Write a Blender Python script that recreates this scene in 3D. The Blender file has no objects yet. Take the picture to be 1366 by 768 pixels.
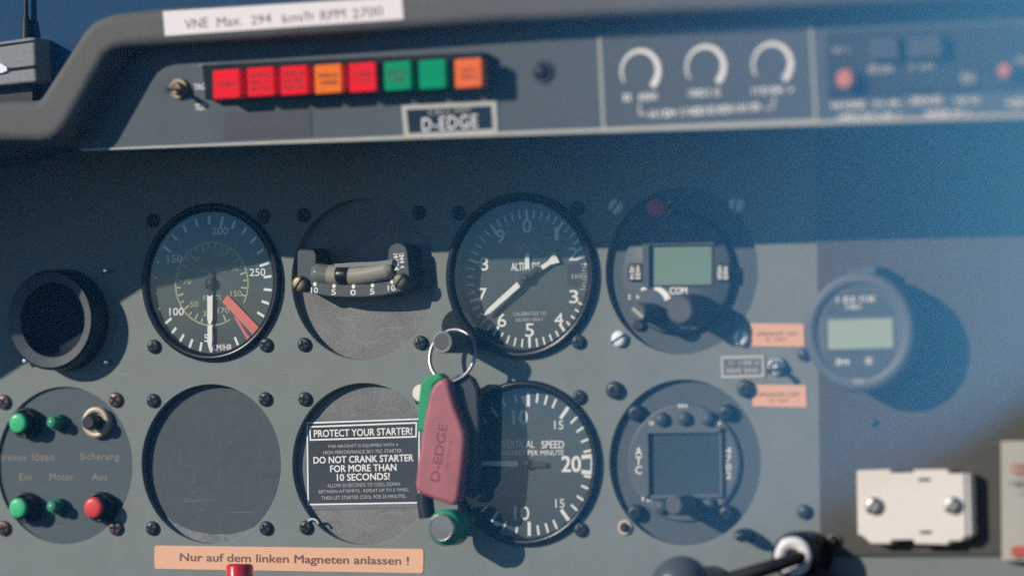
import bpy, math, random
from mathutils import Vector, Matrix
random.seed(7)
R = math.radians
sc = bpy.context.scene
COL = sc.collection
MM = 0.001

# ------------------------------------------------------------------ camera
YAW, PITCH, ROLL, DIST, FPX = R(25.9), R(1.34), R(-0.40), 2508.5, 7000.0
LOOK = Vector((80.99, 0.0, 39.0))                      # millimetres, on the panel face (y = 0)
Fw = Vector((-math.sin(YAW)*math.cos(PITCH), math.cos(YAW)*math.cos(PITCH), math.sin(PITCH)))
r0 = Fw.cross(Vector((0, 0, 1))).normalized()
u0 = r0.cross(Fw)
Rt = r0*math.cos(ROLL) + u0*math.sin(ROLL)
Up = -r0*math.sin(ROLL) + u0*math.cos(ROLL)
CAM = LOOK - Fw*DIST
cam = bpy.data.cameras.new('camera')
camo = bpy.data.objects.new('camera', cam)
COL.objects.link(camo)
m = Matrix((Rt, Up, -Fw)).transposed().to_4x4()
m.translation = CAM*MM
camo.matrix_world = m
cam.sensor_width = 36.0
cam.lens = FPX*36.0/1366.0
cam.clip_start, cam.clip_end = 0.05, 2000.0
cam.dof.use_dof = True
cam.dof.focus_distance = 2.558
cam.dof.aperture_fstop = 3.9
cam.dof.aperture_blades = 0
sc.camera = camo

# ------------------------------------------------------------------ world, sun, exposure
SUN = Vector((-0.92, -1.0, 0.475)).normalized()          # towards the sun
w = bpy.data.worlds.new('World'); sc.world = w; w.use_nodes = True
nt = w.node_tree
bg = nt.nodes['Background']
sky = nt.nodes.new('ShaderNodeTexSky'); sky.sky_type = 'NISHITA'; sky.sun_disc = False
sky.air_density = 1.0; sky.dust_density = 0.0; sky.ozone_density = 9.0
sky.sun_elevation = math.asin(SUN.z)
sky.sun_rotation = math.atan2(SUN.x, SUN.y)
nt.links.new(sky.outputs[0], bg.inputs[0]); bg.inputs[1].default_value = 0.105
sl = bpy.data.lights.new('sun', 'SUN'); sl.energy = 3.9; sl.angle = R(0.53); sl.color = (1.0, 0.94, 0.86)
so = bpy.data.objects.new('sun', sl); COL.objects.link(so)
so.rotation_euler = SUN.to_track_quat('Z', 'Y').to_euler()
so.location = SUN*3
sc.view_settings.view_transform = 'Standard'; sc.view_settings.look = 'None'
sc.view_settings.exposure = 0.0; sc.view_settings.gamma = 1.0
sc.view_settings.use_curve_mapping = False
sc.cycles.max_bounces = 8; sc.cycles.diffuse_bounces = 3; sc.cycles.glossy_bounces = 3
sc.cycles.transparent_max_bounces = 12; sc.cycles.volume_bounces = 1
sc.cycles.use_denoising = False        # the photograph is grainy film
sc.cycles.sample_clamp_direct = 5.0; sc.cycles.sample_clamp_indirect = 4.0

# ------------------------------------------------------------------ helpers
def at(px, py, h=0.0):
    """The point h millimetres in front of the panel that the pixel (1366 x 768 photograph) shows: x, z in mm."""
    d = Fw + Rt*((px-683.0)/FPX) + Up*((384.0-py)/FPX)
    t = (-h - CAM.y)/d.y
    p = CAM + d*t
    return p.x, p.z

MATS = {}
def mat(name, col, rough=0.5, metal=0.0, spec=0.28, vary=0.0, scale=400.0, bump=0.0, coat=0.0, wear=None):
    if name in MATS: return MATS[name]
    mt = bpy.data.materials.new(name); mt.use_nodes = True
    n = mt.node_tree; b = n.nodes['Principled BSDF']
    b.inputs['Base Color'].default_value = (*col, 1)
    b.inputs['Roughness'].default_value = rough
    b.inputs['Metallic'].default_value = metal
    b.inputs['Specular IOR Level'].default_value = spec
    b.inputs['Coat Weight'].default_value = coat
    if vary or bump:
        tc = n.nodes.new('ShaderNodeTexCoord')
        nz = n.nodes.new('ShaderNodeTexNoise'); nz.inputs['Scale'].default_value = scale
        nz.inputs['Detail'].default_value = 6.0
        n.links.new(tc.outputs['Object'], nz.inputs['Vector'])
        if vary:
            n2 = n.nodes.new('ShaderNodeTexNoise'); n2.inputs['Scale'].default_value = scale*0.07
            n2.inputs['Detail'].default_value = 5.0
            n.links.new(tc.outputs['Object'], n2.inputs['Vector'])
            ad = n.nodes.new('ShaderNodeMath'); ad.operation = 'ADD'
            n.links.new(nz.outputs['Fac'], ad.inputs[0]); n.links.new(n2.outputs['Fac'], ad.inputs[1])
            mr = n.nodes.new('ShaderNodeMapRange')
            mr.inputs['From Min'].default_value = 0.7; mr.inputs['From Max'].default_value = 1.3
            mr.inputs['To Min'].default_value = 1-vary; mr.inputs['To Max'].default_value = 1+vary
            n.links.new(ad.outputs[0], mr.inputs['Value'])
            mx = n.nodes.new('ShaderNodeVectorMath'); mx.operation = 'SCALE'
            mx.inputs[0].default_value = col
            n.links.new(mr.outputs[0], mx.inputs['Scale'])
            n.links.new(mx.outputs[0], b.inputs['Base Color'])
            if wear:
                # dust specks and fine scratches of the paint itself
                vo = n.nodes.new('ShaderNodeTexVoronoi'); vo.inputs['Scale'].default_value = 260.0
                n.links.new(tc.outputs['Object'], vo.inputs['Vector'])
                lt = n.nodes.new('ShaderNodeMapRange'); lt.inputs['From Min'].default_value = 0.05; lt.inputs['From Max'].default_value = 0.13
                lt.inputs['To Min'].default_value = 1.0; lt.inputs['To Max'].default_value = 0.0
                n.links.new(vo.outputs['Distance'], lt.inputs['Value'])
                n5 = n.nodes.new('ShaderNodeTexNoise'); n5.inputs['Scale'].default_value = 45.0
                n.links.new(tc.outputs['Object'], n5.inputs['Vector'])
                pm = n.nodes.new('ShaderNodeMapRange'); pm.inputs['From Min'].default_value = 0.48; pm.inputs['From Max'].default_value = 0.72
                n.links.new(n5.outputs['Fac'], pm.inputs['Value'])
                mp = n.nodes.new('ShaderNodeMapping'); mp.inputs['Rotation'].default_value = (0.0, 0.7, 0.0); mp.inputs['Scale'].default_value = (30.0, 300.0, 900.0)
                n.links.new(tc.outputs['Object'], mp.inputs['Vector'])
                n6 = n.nodes.new('ShaderNodeTexNoise'); n6.inputs['Scale'].default_value = 1.0; n6.inputs['Detail'].default_value = 2.0
                n.links.new(mp.outputs[0], n6.inputs['Vector'])
                ps = n.nodes.new('ShaderNodeMapRange'); ps.inputs['From Min'].default_value = 0.70; ps.inputs['From Max'].default_value = 0.78; ps.inputs['To Max'].default_value = 0.5
                n.links.new(n6.outputs['Fac'], ps.inputs['Value'])
                pr = n.nodes.new('ShaderNodeMath'); pr.operation = 'MULTIPLY'; n.links.new(lt.outputs[0], pr.inputs[0]); n.links.new(pm.outputs[0], pr.inputs[1])
                px_ = n.nodes.new('ShaderNodeMath'); px_.operation = 'MAXIMUM'; n.links.new(pr.outputs[0], px_.inputs[0]); n.links.new(ps.outputs[0], px_.inputs[1])
                mc = n.nodes.new('ShaderNodeMixRGB'); mc.inputs[2].default_value = (*wear, 1)
                n.links.new(px_.outputs[0], mc.inputs[0]); n.links.new(mx.outputs[0], mc.inputs[1]); n.links.new(mc.outputs[0], b.inputs['Base Color'])
            rr = n.nodes.new('ShaderNodeMapRange')
            rr.inputs['From Min'].default_value = 0.3; rr.inputs['From Max'].default_value = 0.7
            rr.inputs['To Min'].default_value = max(0.05, rough-0.08); rr.inputs['To Max'].default_value = min(1, rough+0.08)
            n.links.new(n2.outputs['Fac'], rr.inputs['Value'])
            n.links.new(rr.outputs[0], b.inputs['Roughness'])
        if bump:
            bp = n.nodes.new('ShaderNodeBump'); bp.inputs['Strength'].default_value = bump
            bp.inputs['Distance'].default_value = 0.0003
            n.links.new(nz.outputs['Fac'], bp.inputs['Height'])
            n.links.new(bp.outputs[0], b.inputs['Normal'])
    MATS[name] = mt
    return mt

def glass_mat(name, tint, refl=1.0):
    if name in MATS: return MATS[name]
    mt = bpy.data.materials.new(name); mt.use_nodes = True
    n = mt.node_tree; n.nodes.remove(n.nodes['Principled BSDF'])
    tr = n.nodes.new('ShaderNodeBsdfTransparent'); tr.inputs[0].default_value = (*tint, 1)
    gl = n.nodes.new('ShaderNodeBsdfGlossy'); gl.inputs['Roughness'].default_value = 0.015
    lw = n.nodes.new('ShaderNodeLayerWeight'); lw.inputs['Blend'].default_value = 0.5
    pw = n.nodes.new('ShaderNodeMath'); pw.operation = 'POWER'; pw.inputs[1].default_value = 5.0
    fr = n.nodes.new('ShaderNodeMath'); fr.operation = 'MULTIPLY_ADD'; fr.inputs[1].default_value = 0.92; fr.inputs[2].default_value = 0.075
    n.links.new(lw.outputs['Facing'], pw.inputs[0]); n.links.new(pw.outputs[0], fr.inputs[0])
    mx = n.nodes.new('ShaderNodeMixShader')
    n.links.new(fr.outputs[0], mx.inputs[0]); n.links.new(tr.outputs[0], mx.inputs[1]); n.links.new(gl.outputs[0], mx.inputs[2])
    n.links.new(mx.outputs[0], n.nodes['Material Output'].inputs[0])
    MATS[name] = mt
    return mt

class MB:
    """Collects shapes in local millimetres: u to the right, v up, h out of the panel towards the viewer."""
    def __init__(s): s.v = []; s.f = []; s.mi = []; s.sm = []; s.mats = []
    def _m(s, mt):
        if mt not in s.mats: s.mats.append(mt)
        return s.mats.index(mt)
    def add(s, vs, fs, mt, smooth=False):
        k = s._m(mt); b = len(s.v)
        s.v += vs
        for f in fs: s.f.append([b+i for i in f]); s.mi.append(k); s.sm.append(smooth)
    def prism(s, o, h0, h1, mt, bev=0.0):
        a = sum(o[i][0]*o[(i+1) % len(o)][1]-o[(i+1) % len(o)][0]*o[i][1] for i in range(len(o)))
        if a < 0: o = o[::-1]
        n = len(o)
        rings = [(o, h0)]
        if bev:
            def inset(d):
                q = []
                for i in range(n):
                    p0, p1, p2 = Vector(o[i-1]), Vector(o[i]), Vector(o[(i+1) % n])
                    e1 = (p1-p0).normalized(); e2 = (p2-p1).normalized()
                    n1 = Vector((-e1.y, e1.x)); n2 = Vector((-e2.y, e2.x))
                    b = (n1+n2); k = max(0.35, b.dot(n1)); q.append(tuple(p1 + b/k*d))
                return q
            ns = 6 if bev > 2 else 2
            rings += [(inset(bev*(1-math.cos(math.pi/2*i/ns))), h1-bev*(1-math.sin(math.pi/2*i/ns))) for i in range(ns+1)]
        else: rings += [(o, h1)]
        vs = [(p[0], p[1], h) for r, h in rings for p in r]
        fs = []
        for k in range(len(rings)-1):
            for i in range(n):
                j = (i+1) % n
                fs.append([k*n+i, k*n+j, (k+1)*n+j, (k+1)*n+i])
        fs.append([(len(rings)-1)*n+i for i in range(n)])
        fs.append([i for i in range(n)][::-1])
        s.add(vs, fs, mt)
    def box(s, u0, u1, v0, v1, h0, h1, mt, bev=0.0):
        s.prism([(u0, v0), (u1, v0), (u1, v1), (u0, v1)], h0, h1, mt, bev)
    def rrect(s, cu, cv, wu, wv, rad, h0, h1, mt, bev=0.0, rot=0.0, n=5):
        s.prism(rr(cu, cv, wu, wv, rad, rot, n), h0, h1, mt, bev)
    def lathe(s, cu, cv, prof, mt, n=64, smooth=True, tilt=None):
        vs = []; fs = []
        for r, h in prof:
            for i in range(n):
                a = 2*math.pi*i/n
                vs.append((cu+r*math.cos(a), cv+r*math.sin(a), h))
        for k in range(len(prof)-1):
            for i in range(n):
                j = (i+1) % n
                fs.append([k*n+i, k*n+j, (k+1)*n+j, (k+1)*n+i])
        s.add(vs, fs, mt, smooth)
        cap = [((len(prof)-1)*n+i) for i in range(n)]
        if prof[-1][0] > 1e-3:
            pass
    def disc(s, cu, cv, r, h, mt, n=64):
        s.add([(cu+r*math.cos(2*math.pi*i/n), cv+r*math.sin(2*math.pi*i/n), h) for i in range(n)], [list(range(n))], mt)
    def knob(s, cu, cv, r, h0, h1, mt, bev=0.6, n=40, r1=None):
        r1 = r if r1 is None else r1
        s.lathe(cu, cv, [(r, h0), (r1, h1-bev)], mt, n)
        s.lathe(cu, cv, [(r1, h1-bev), (r1-bev*0.3, h1-bev*0.3), (r1-bev, h1)], mt, n)
        s.disc(cu, cv, r1-bev, h1, mt, n)
    def arc(s, cu, cv, ra, rb, a0, a1, h, mt, n=None, taper=None, thick=0.08):
        """Flat ring sector; angles clockwise from twelve o'clock, degrees."""
        n = n or max(6, int(abs(a1-a0)/3)); vs = []; fs = []
        for i in range(n+1):
            t = i/n; a = R(a0+(a1-a0)*t)
            rm, hw = (ra+rb)/2, (rb-ra)/2*(1 if taper is None else taper+(1-taper)*t)
            for rad, hh in ((rm-hw, h-thick), (rm-hw, h), (rm+hw, h), (rm+hw, h-thick)):
                vs.append((cu+rad*math.sin(a), cv+rad*math.cos(a), hh))
        for i in range(n):
            for q in range(3): fs.append([4*i+q, 4*i+q+1, 4*i+5+q, 4*i+4+q])
        s.add(vs, fs, mt)
    def bar(s, cu, cv, ang, ra, rb, wa, wb, h, mt, thick=0.08):
        a = R(ang); d = (math.sin(a), math.cos(a)); p = (d[1], -d[0])
        o = [(cu+d[0]*ra-p[0]*wa/2, cv+d[1]*ra-p[1]*wa/2), (cu+d[0]*rb-p[0]*wb/2, cv+d[1]*rb-p[1]*wb/2),
             (cu+d[0]*rb+p[0]*wb/2, cv+d[1]*rb+p[1]*wb/2), (cu+d[0]*ra+p[0]*wa/2, cv+d[1]*ra+p[1]*wa/2)]
        s.prism(o, h-thick, h, mt)
    def tube(s, pts, rad, mt, n=16, closed=False):
        P = [Vector(p) for p in pts]; N = len(P); vs = []; fs = []
        rads = rad if isinstance(rad, (list, tuple)) else [rad]*N
        ref = None
        for i in range(N):
            t = ((P[(i+1) % N] - P[i-1]) if closed else (P[min(i+1, N-1)] - P[max(i-1, 0)])).normalized()
            if ref is None: ref = t.orthogonal().normalized()
            ref = (ref - t*ref.dot(t)).normalized()
            b = t.cross(ref)
            for k in range(n):
                a = 2*math.pi*k/n
                vs.append(tuple(P[i] + (ref*math.cos(a)+b*math.sin(a))*rads[i]))
        for i in range(N if closed else N-1):
            for k in range(n):
                a, b_ = i*n, ((i+1) % N)*n
                fs.append([a+k, a+(k+1) % n, b_+(k+1) % n, b_+k])
        s.add(vs, fs, mt, True)
        if not closed:
            s.add([vs[k] for k in range(n)], [list(range(n))[::-1]], mt)
            s.add([vs[(N-1)*n+k] for k in range(n)], [list(range(n))], mt)
    def text(s, body, cu, cv, wu, hv, h, mt, bold=0.0, rot=0.0, space=1.0):
        vs, fs = glyphs(body, 0.0, space)
        xs = [v[0] for v in vs]; ys = [v[1] for v in vs]
        x0, x1, y0, y1 = min(xs), max(xs), min(ys), max(ys)
        kx, ky = wu/(x1-x0), hv/(y1-y0)
        c, q = math.cos(R(rot)), math.sin(R(rot))
        for k, (dx, dy) in enumerate([(0, 0)] if bold <= 0 else [(-1, -.6), (1, -.6), (1, .6), (-1, .6)]):
            o = []
            for x, y in vs:
                x = (x-(x0+x1)/2)*kx+dx*bold*hv*1.0; y = (y-(y0+y1)/2)*ky+dy*bold*hv*1.0
                o.append((cu+x*c-y*q, cv+x*q+y*c, h+k*0.004))
            s.add(o, fs, mt)
    def smudge(s, cu, cv, wu, hv, h, mt, rot=0.0, fill=0.62):
        """A line of print too small to read: short upright strokes and gaps."""
        c, q = math.cos(R(rot)), math.sin(R(rot)); x = -wu/2
        while x < wu/2-0.1:
            ww = min(hv*random.uniform(0.35, 0.6), wu/2-x)
            k = random.random()
            segs = [(0, .42, 0, 1)] if k < .3 else [(0, .42, 0, 1), (.42, 1, .3, .68)] if k < .65 else [(0, 1, 0, .3), (0, 1, .7, 1), (0, .42, .3, .7)]
            if random.random() > 0.12:
                for a, b, d, e in segs:
                    pts = [(x+a*ww, (d-.5)*hv), (x+b*ww, (d-.5)*hv), (x+b*ww, (e-.5)*hv), (x+a*ww, (e-.5)*hv)]
                    s.add([(cu+X*c-Y*q, cv+X*q+Y*c, h) for X, Y in pts], [[0, 1, 2, 3]], mt)
            x += ww/fill*0.82
    def build(s, name, parent=None, bevel=None):
        me = bpy.data.meshes.new(name)
        me.from_pydata([(u*MM, -h*MM, v*MM) for u, v, h in s.v], [], s.f)
        for mt in s.mats: me.materials.append(mt)
        me.polygons.foreach_set('material_index', s.mi)
        me.polygons.foreach_set('use_smooth', s.sm)
        me.update()
        o = bpy.data.objects.new(name, me); COL.objects.link(o)
        if parent is not None: o.parent = parent
        return o

def rr(cu, cv, wu, wv, rad, rot=0.0, n=5):
    o = []
    for sx, sy, a0 in ((1, 1, 0), (-1, 1, 90), (-1, -1, 180), (1, -1, 270)):
        for i in range(n+1):
            a = R(a0+90*i/n)
            o.append((sx*(wu/2-rad)+rad*math.cos(a), sy*(wv/2-rad)+rad*math.sin(a)))
    c, q = math.cos(R(rot)), math.sin(R(rot))
    return [(cu+x*c-y*q, cv+x*q+y*c) for x, y in o]

_G = {}
def glyphs(body, bold, space):
    k = (body, bold, space)
    if k not in _G:
        cu = bpy.data.curves.new('lettering', 'FONT'); cu.body = body; cu.offset = bold; cu.space_character = space
        cu.resolution_u = 3; cu.size = 1.0
        ob = bpy.data.objects.new('lettering', cu); COL.objects.link(ob)
        bpy.context.view_layer.update()
        ev = ob.evaluated_get(bpy.context.evaluated_depsgraph_get())
        me = ev.to_mesh()
        _G[k] = ([(v.co.x, v.co.y) for v in me.vertices], [list(p.vertices) for p in me.polygons])
        ev.to_mesh_clear()
        bpy.data.objects.remove(ob); bpy.data.curves.remove(cu)
    return _G[k]

class Thing:
    """A top-level Empty on the panel; p() turns a pixel into its local millimetres."""
    def __init__(s, name, label, cat, px, py, h=0.0, group=None, kind=None):
        x, z = at(px, py, h); s.x, s.z, s.h = x, z, h
        s.o = bpy.data.objects.new(name, None); COL.objects.link(s.o)
        s.o.empty_display_size = 0.01
        s.o.location = (x*MM, -h*MM, z*MM)
        s.o['label'] = label; s.o['category'] = cat
        if group: s.o['group'] = group
        if kind: s.o['kind'] = kind
    def p(s, px, py, h=0.0):
        x, z = at(px, py, s.h+h); return x-s.x, z-s.z
    def P(s, *pts, h=0.0): return [s.p(a, b, h) for a, b in pts]
    def part(s, name, mb, parent=None, label=None):
        o = mb.build(name, parent or s.o)
        if label: o['label'] = label
        return o
    def txt(s, mb, body, px, py, wp, hp, h, mt, bold=0.0, rot=0.0, space=1.0):
        u, v = s.p(px, py, h); k = sz(px, py, s.h+h)
        a, b = (wp*k[0], hp*k[1]) if abs(rot) < 45 else (wp*k[1], hp*k[0])
        mb.text(body, u, v, a, b, h, mt, bold, rot, space)
    def smd(s, mb, px, py, wp, hp, h, mt, rot=0.0):
        u, v = s.p(px, py, h); k = sz(px, py, s.h+h)
        a, b = (wp*k[0], hp*k[1]) if abs(rot) < 45 else (wp*k[1], hp*k[0])
        mb.smudge(u, v, a, b, h, mt, rot)

def sz(px, py, h=0.0):
    """millimetres per pixel across and up at that pixel"""
    return at(px+5, py, h)[0]/10-at(px-5, py, h)[0]/10, at(px, py-5, h)[1]/10-at(px, py+5, h)[1]/10

def copy_tree(o, parent=None):
    c = o.copy(); COL.objects.link(c); c.parent = parent
    for ch in list(o.children): copy_tree(ch, c)
    return c

def holed_plate(name, outline, holes, h0, h1, mt, bevel=0.4, parent=None):
    """A sheet with round openings: 2-D curve filled, extruded and turned into one mesh (mm, world panel frame)."""
    cu = bpy.data.curves.new(name, 'CURVE'); cu.dimensions = '2D'; cu.fill_mode = 'BOTH'
    cu.extrude = (h1-h0)/2-bevel; cu.bevel_depth = bevel; cu.bevel_resolution = 1
    def loop(pts):
        sp = cu.splines.new('POLY'); sp.points.add(len(pts)-1); sp.use_cyclic_u = True
        for q, p in zip(sp.points, pts): q.co = (p[0], p[1], 0, 1)
    loop(outline)
    for hx, hz, r in holes: loop([(hx+r*math.cos(2*math.pi*i/96), hz+r*math.sin(2*math.pi*i/96)) for i in range(96)])
    ob = bpy.data.objects.new(name, cu); COL.objects.link(ob)
    bpy.context.view_layer.update()
    ev = ob.evaluated_get(bpy.context.evaluated_depsgraph_get()); me0 = ev.to_mesh()
    me = bpy.data.meshes.new(name)
    hc = (h0+h1)/2
    me.from_pydata([(v.co.x*MM, -(v.co.z+hc)*MM, v.co.y*MM) for v in me0.vertices], [], [list(p.vertices) for p in me0.polygons])
    ev.to_mesh_clear(); bpy.data.objects.remove(ob); bpy.data.curves.remove(cu)
    me.materials.append(mt); me.update()
    o = bpy.data.objects.new(name, me); COL.objects.link(o)
    if parent is not None: o.parent = parent
    return o

# ------------------------------------------------------------------ materials
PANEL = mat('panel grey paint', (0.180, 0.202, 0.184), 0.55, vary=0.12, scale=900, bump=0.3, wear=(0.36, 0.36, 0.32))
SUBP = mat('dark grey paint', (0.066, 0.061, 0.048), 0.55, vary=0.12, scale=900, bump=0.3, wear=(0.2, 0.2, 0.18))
STRIP = mat('strip slate paint', (0.054, 0.071, 0.081), 0.5, vary=0.12, scale=900, bump=0.2, wear=(0.18, 0.2, 0.2))
LIP = mat('matt charcoal moulding', (0.118, 0.113, 0.100), 0.75, vary=0.16, scale=500, bump=0.5)
NAVY = mat('navy cover cloth', (0.013, 0.058, 0.125), 0.85, vary=0.15, scale=700, bump=0.4)
GRAIN = mat('grained plate', (0.180, 0.178, 0.168), 0.65, vary=0.32, scale=1000, bump=0.7, wear=(0.34, 0.33, 0.3))
BLANK = mat('smooth slate plate', (0.050, 0.063, 0.067), 0.5, vary=0.2, scale=250, bump=0.15, wear=(0.22, 0.23, 0.23))
DISC = mat('slate instrument face', (0.058, 0.079, 0.086), 0.5, vary=0.1, scale=700, bump=0.12, wear=(0.16, 0.18, 0.18))
FACE = mat('matt dial black', (0.048, 0.067, 0.066), 0.6, vary=0.08, scale=900)
BEZEL = mat('black satin enamel', (0.010, 0.012, 0.014), 0.28, vary=0.1, scale=600)
BLACK = mat('dull black', (0.012, 0.014, 0.016), 0.5, vary=0.1)
DEEP = mat('unlit black', (0.004, 0.005, 0.006), 0.8)
WHITE = mat('white print', (0.88, 0.86, 0.80), 0.6)
CREAM = mat('cream trim', (0.48, 0.47, 0.40), 0.5, vary=0.1, scale=700)
FADED = mat('faded print', (0.50, 0.49, 0.44), 0.6)
DIMP = mat('dim print', (0.24, 0.28, 0.29), 0.6)
YELL = mat('yellow print', (0.46, 0.47, 0.26), 0.6)
GREENP = mat('green arc print', (0.05, 0.34, 0.20), 0.5)
SALMON = mat('red pointer paint', (0.72, 0.16, 0.12), 0.5)
PINK = mat('pink reflection paint', (0.70, 0.16, 0.20), 0.5)
SCREW = mat('blackened screw', (0.040, 0.050, 0.055), 0.42, metal=0.35, vary=0.2, scale=900)
RUSTY = mat('worn brown screw', (0.13, 0.085, 0.075), 0.42, metal=0.5, vary=0.3, scale=900)
STEEL = mat('bright steel', (0.62, 0.62, 0.60), 0.22, metal=1.0, vary=0.08, scale=900)
ZINC = mat('pale zinc', (0.82, 0.88, 0.88), 0.35, metal=0.0, vary=0.1, scale=900)
BRASS = mat('dull brass', (0.24, 0.19, 0.12), 0.5, metal=0.6, vary=0.2, scale=800)
OLIVE = mat('greenish brass', (0.12, 0.125, 0.085), 0.5, metal=0.5, vary=0.2, scale=800)
ORANGE = mat('orange sticker', (0.80, 0.44, 0.26), 0.55, vary=0.04, scale=300)
INK = mat('brown ink', (0.14, 0.075, 0.065), 0.7)
RED = mat('red lamp plastic', (0.94, 0.014, 0.022), 0.6, spec=0.03, vary=0.05)
AMBER = mat('orange lamp plastic', (0.94, 0.19, 0.02), 0.6, spec=0.03, vary=0.05)
GREEN = mat('green lamp plastic', (0.004, 0.30, 0.125), 0.6, spec=0.03, vary=0.05)
GBTN = mat('green button plastic', (0.06, 0.50, 0.20), 0.3, vary=0.05)
GDK = mat('deep green plastic', (0.012, 0.16, 0.085), 0.25, vary=0.05)
RBTN = mat('red button plastic', (0.70, 0.055, 0.050), 0.3, vary=0.05)
LCD = mat('green liquid crystal', (0.17, 0.265, 0.19), 0.3, vary=0.03, scale=60)
LCDP = mat('pale liquid crystal', (0.36, 0.46, 0.36), 0.3, vary=0.03, scale=60)
LCDD = mat('dark liquid crystal', (0.040, 0.062, 0.068), 0.25, vary=0.03, scale=60)
GREYK = mat('grey knob', (0.085, 0.090, 0.090), 0.55, vary=0.15, scale=900, bump=0.3)
IVORY = mat('white moulded plastic', (0.82, 0.72, 0.62), 0.42, vary=0.03, scale=200)
LABELW = mat('white tape', (0.84, 0.76, 0.72), 0.5, vary=0.03, scale=250)
CARD = mat('grey white card', (0.36, 0.335, 0.285), 0.45, vary=0.05, scale=250)
GLASS = glass_mat('instrument glass', (0.97, 0.98, 0.98))

def screw(t, px, py, r=3.5, mt=None, h=0.0, hh=2.0, kind='cross', rot=None):
    rot = random.uniform(0, 90) if rot is None else rot
    mt = mt or SCREW
    u, v = t.p(px, py, h)
    b = MB()
    b.lathe(u, v, [(r, h), (r, h+hh*0.45), (r*0.9, h+hh*0.78), (r*0.72, h+hh*0.95), (r*0.4, h+hh), (0.01, h+hh)], mt, 28)
    if kind == 'cross':
        for a in (rot, rot+90): b.bar(u, v, a, -r*0.66, r*0.66, r*0.36, r*0.36, h+hh*1.02+(0.02 if a == rot else 0), DEEP, 0.5)
    elif kind == 'slot':
        b.bar(u, v, rot, -r*0.92, r*0.92, r*0.24, r*0.24, h+hh*1.04, DEEP, hh*0.6)
    elif kind == 'hex':
        b.lathe(u, v, [(r*0.45, h+hh*1.02), (0.01, h+hh*1.02)], DEEP, 6, False)
    return t.part('screw', b)

# ------------------------------------------------------------------ main panel and side panel
HOLES = {'slip': (484, 372.5), 'blank': (281.3, 618.5), 'starter': (485, 618.5), 'vent': (86, 427), 'buttons': (85.8, 620.5), 'com': (909, 361.5), 'atc': (913.3, 616.5), 'altimeter': (694.5, 367.5), 'airspeed': (281, 376.5), 'climb': (699, 617.5)}
HR = {'slip': 39.4, 'blank': 39.4, 'starter': 39.4, 'vent': 19.0, 'buttons': 39.4, 'com': 39.5, 'atc': 39.2, 'altimeter': 37.5, 'airspeed': 37, 'climb': 37.5}
t = Thing('instrument_panel', 'grey painted instrument panel sheet carrying the round gauges', 'instrument panel', 683, 384)
ol = [at(-560, -40), at(1700, -60), at(1700, 900), at(1040, 900), at(1040, 790), at(-560, 757)]
pn = holed_plate('panel_sheet', [(x-t.x, z-t.z) for x, z in ol], [(at(*HOLES[k])[0]-t.x, at(*HOLES[k])[1]-t.z, HR[k]) for k in HOLES], -4.2, 0.0, PANEL, 0.35, t.o)
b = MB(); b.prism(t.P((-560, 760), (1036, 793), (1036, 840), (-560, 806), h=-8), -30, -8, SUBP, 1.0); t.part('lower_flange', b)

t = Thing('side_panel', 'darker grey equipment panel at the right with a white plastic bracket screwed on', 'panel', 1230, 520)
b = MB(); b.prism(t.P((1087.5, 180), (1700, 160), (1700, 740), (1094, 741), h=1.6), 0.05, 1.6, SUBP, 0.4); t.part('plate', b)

# ------------------------------------------------------------------ glareshield
HL, HS = 122.0, 102.0
t = Thing('glareshield', 'charcoal moulded glareshield rim running across the top of the panel', 'glareshield', 110, 110, HL)
low = [(-432, 356), (-246, 231), (-60, 184), (0, 188.5), (52, 189), (66, 187), (78, 180), (90, 165), (135, 85), (142, 74), (152, 67), (166, 63),
       (300, 55), (480, 43), (660, 30.5), (1100, 10), (1720, -20)]
top = [(1720, -90), (1100, -46), (660, -18), (420, 0), (215, 10.5), (150, 18), (132, 24), (120, 30), (108, 43), (54, 127), (50, 132), (44, 134), (0, 135),
       (-50, 136), (-250, 180), (-450, 310)]
b = MB(); b.prism(t.P(*(low+top)), -HL+0.1, 0.0, LIP, 5.0); t.part('rim', b)
b = MB(); b.prism(t.P((-430, 300), (-60, 160), (120, 80), (160, 40), (1720, -40), (1720, -330), (-430, -330), h=-42), -50, -42, NAVY); t.part('cover', b)

# white VNE tape
t = Thing('label_strip', 'white printed tape reading VNE Max on the glareshield rim', 'label', 377, 22, HL)
b = MB(); q = t.P((217, 15.5), (536, -4), (538.5, 26), (220, 48.5), h=0.35); b.prism(q, 0.05, 0.35, LABELW, 0.12)
t.part('tape', b)
b = MB()
for s_, x_, w_, h_ in (('VNE', 262, 32, 13), ('Max.', 306, 34, 13), ('294', 348, 28, 12), ('km/h', 397, 42, 13), ('RPM', 444, 34, 13), ('2700', 490, 42, 13)):
    u, v = t.p(x_, 47.0-0.0645*x_+1.5, 0.45); k = sz(x_, 20, HL)
    b.text(s_, u, v, w_*k[0]*0.97, h_*k[1], 0.4, INK, -0.012, 3.5)
t.part('lettering', b)
t = None

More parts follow.
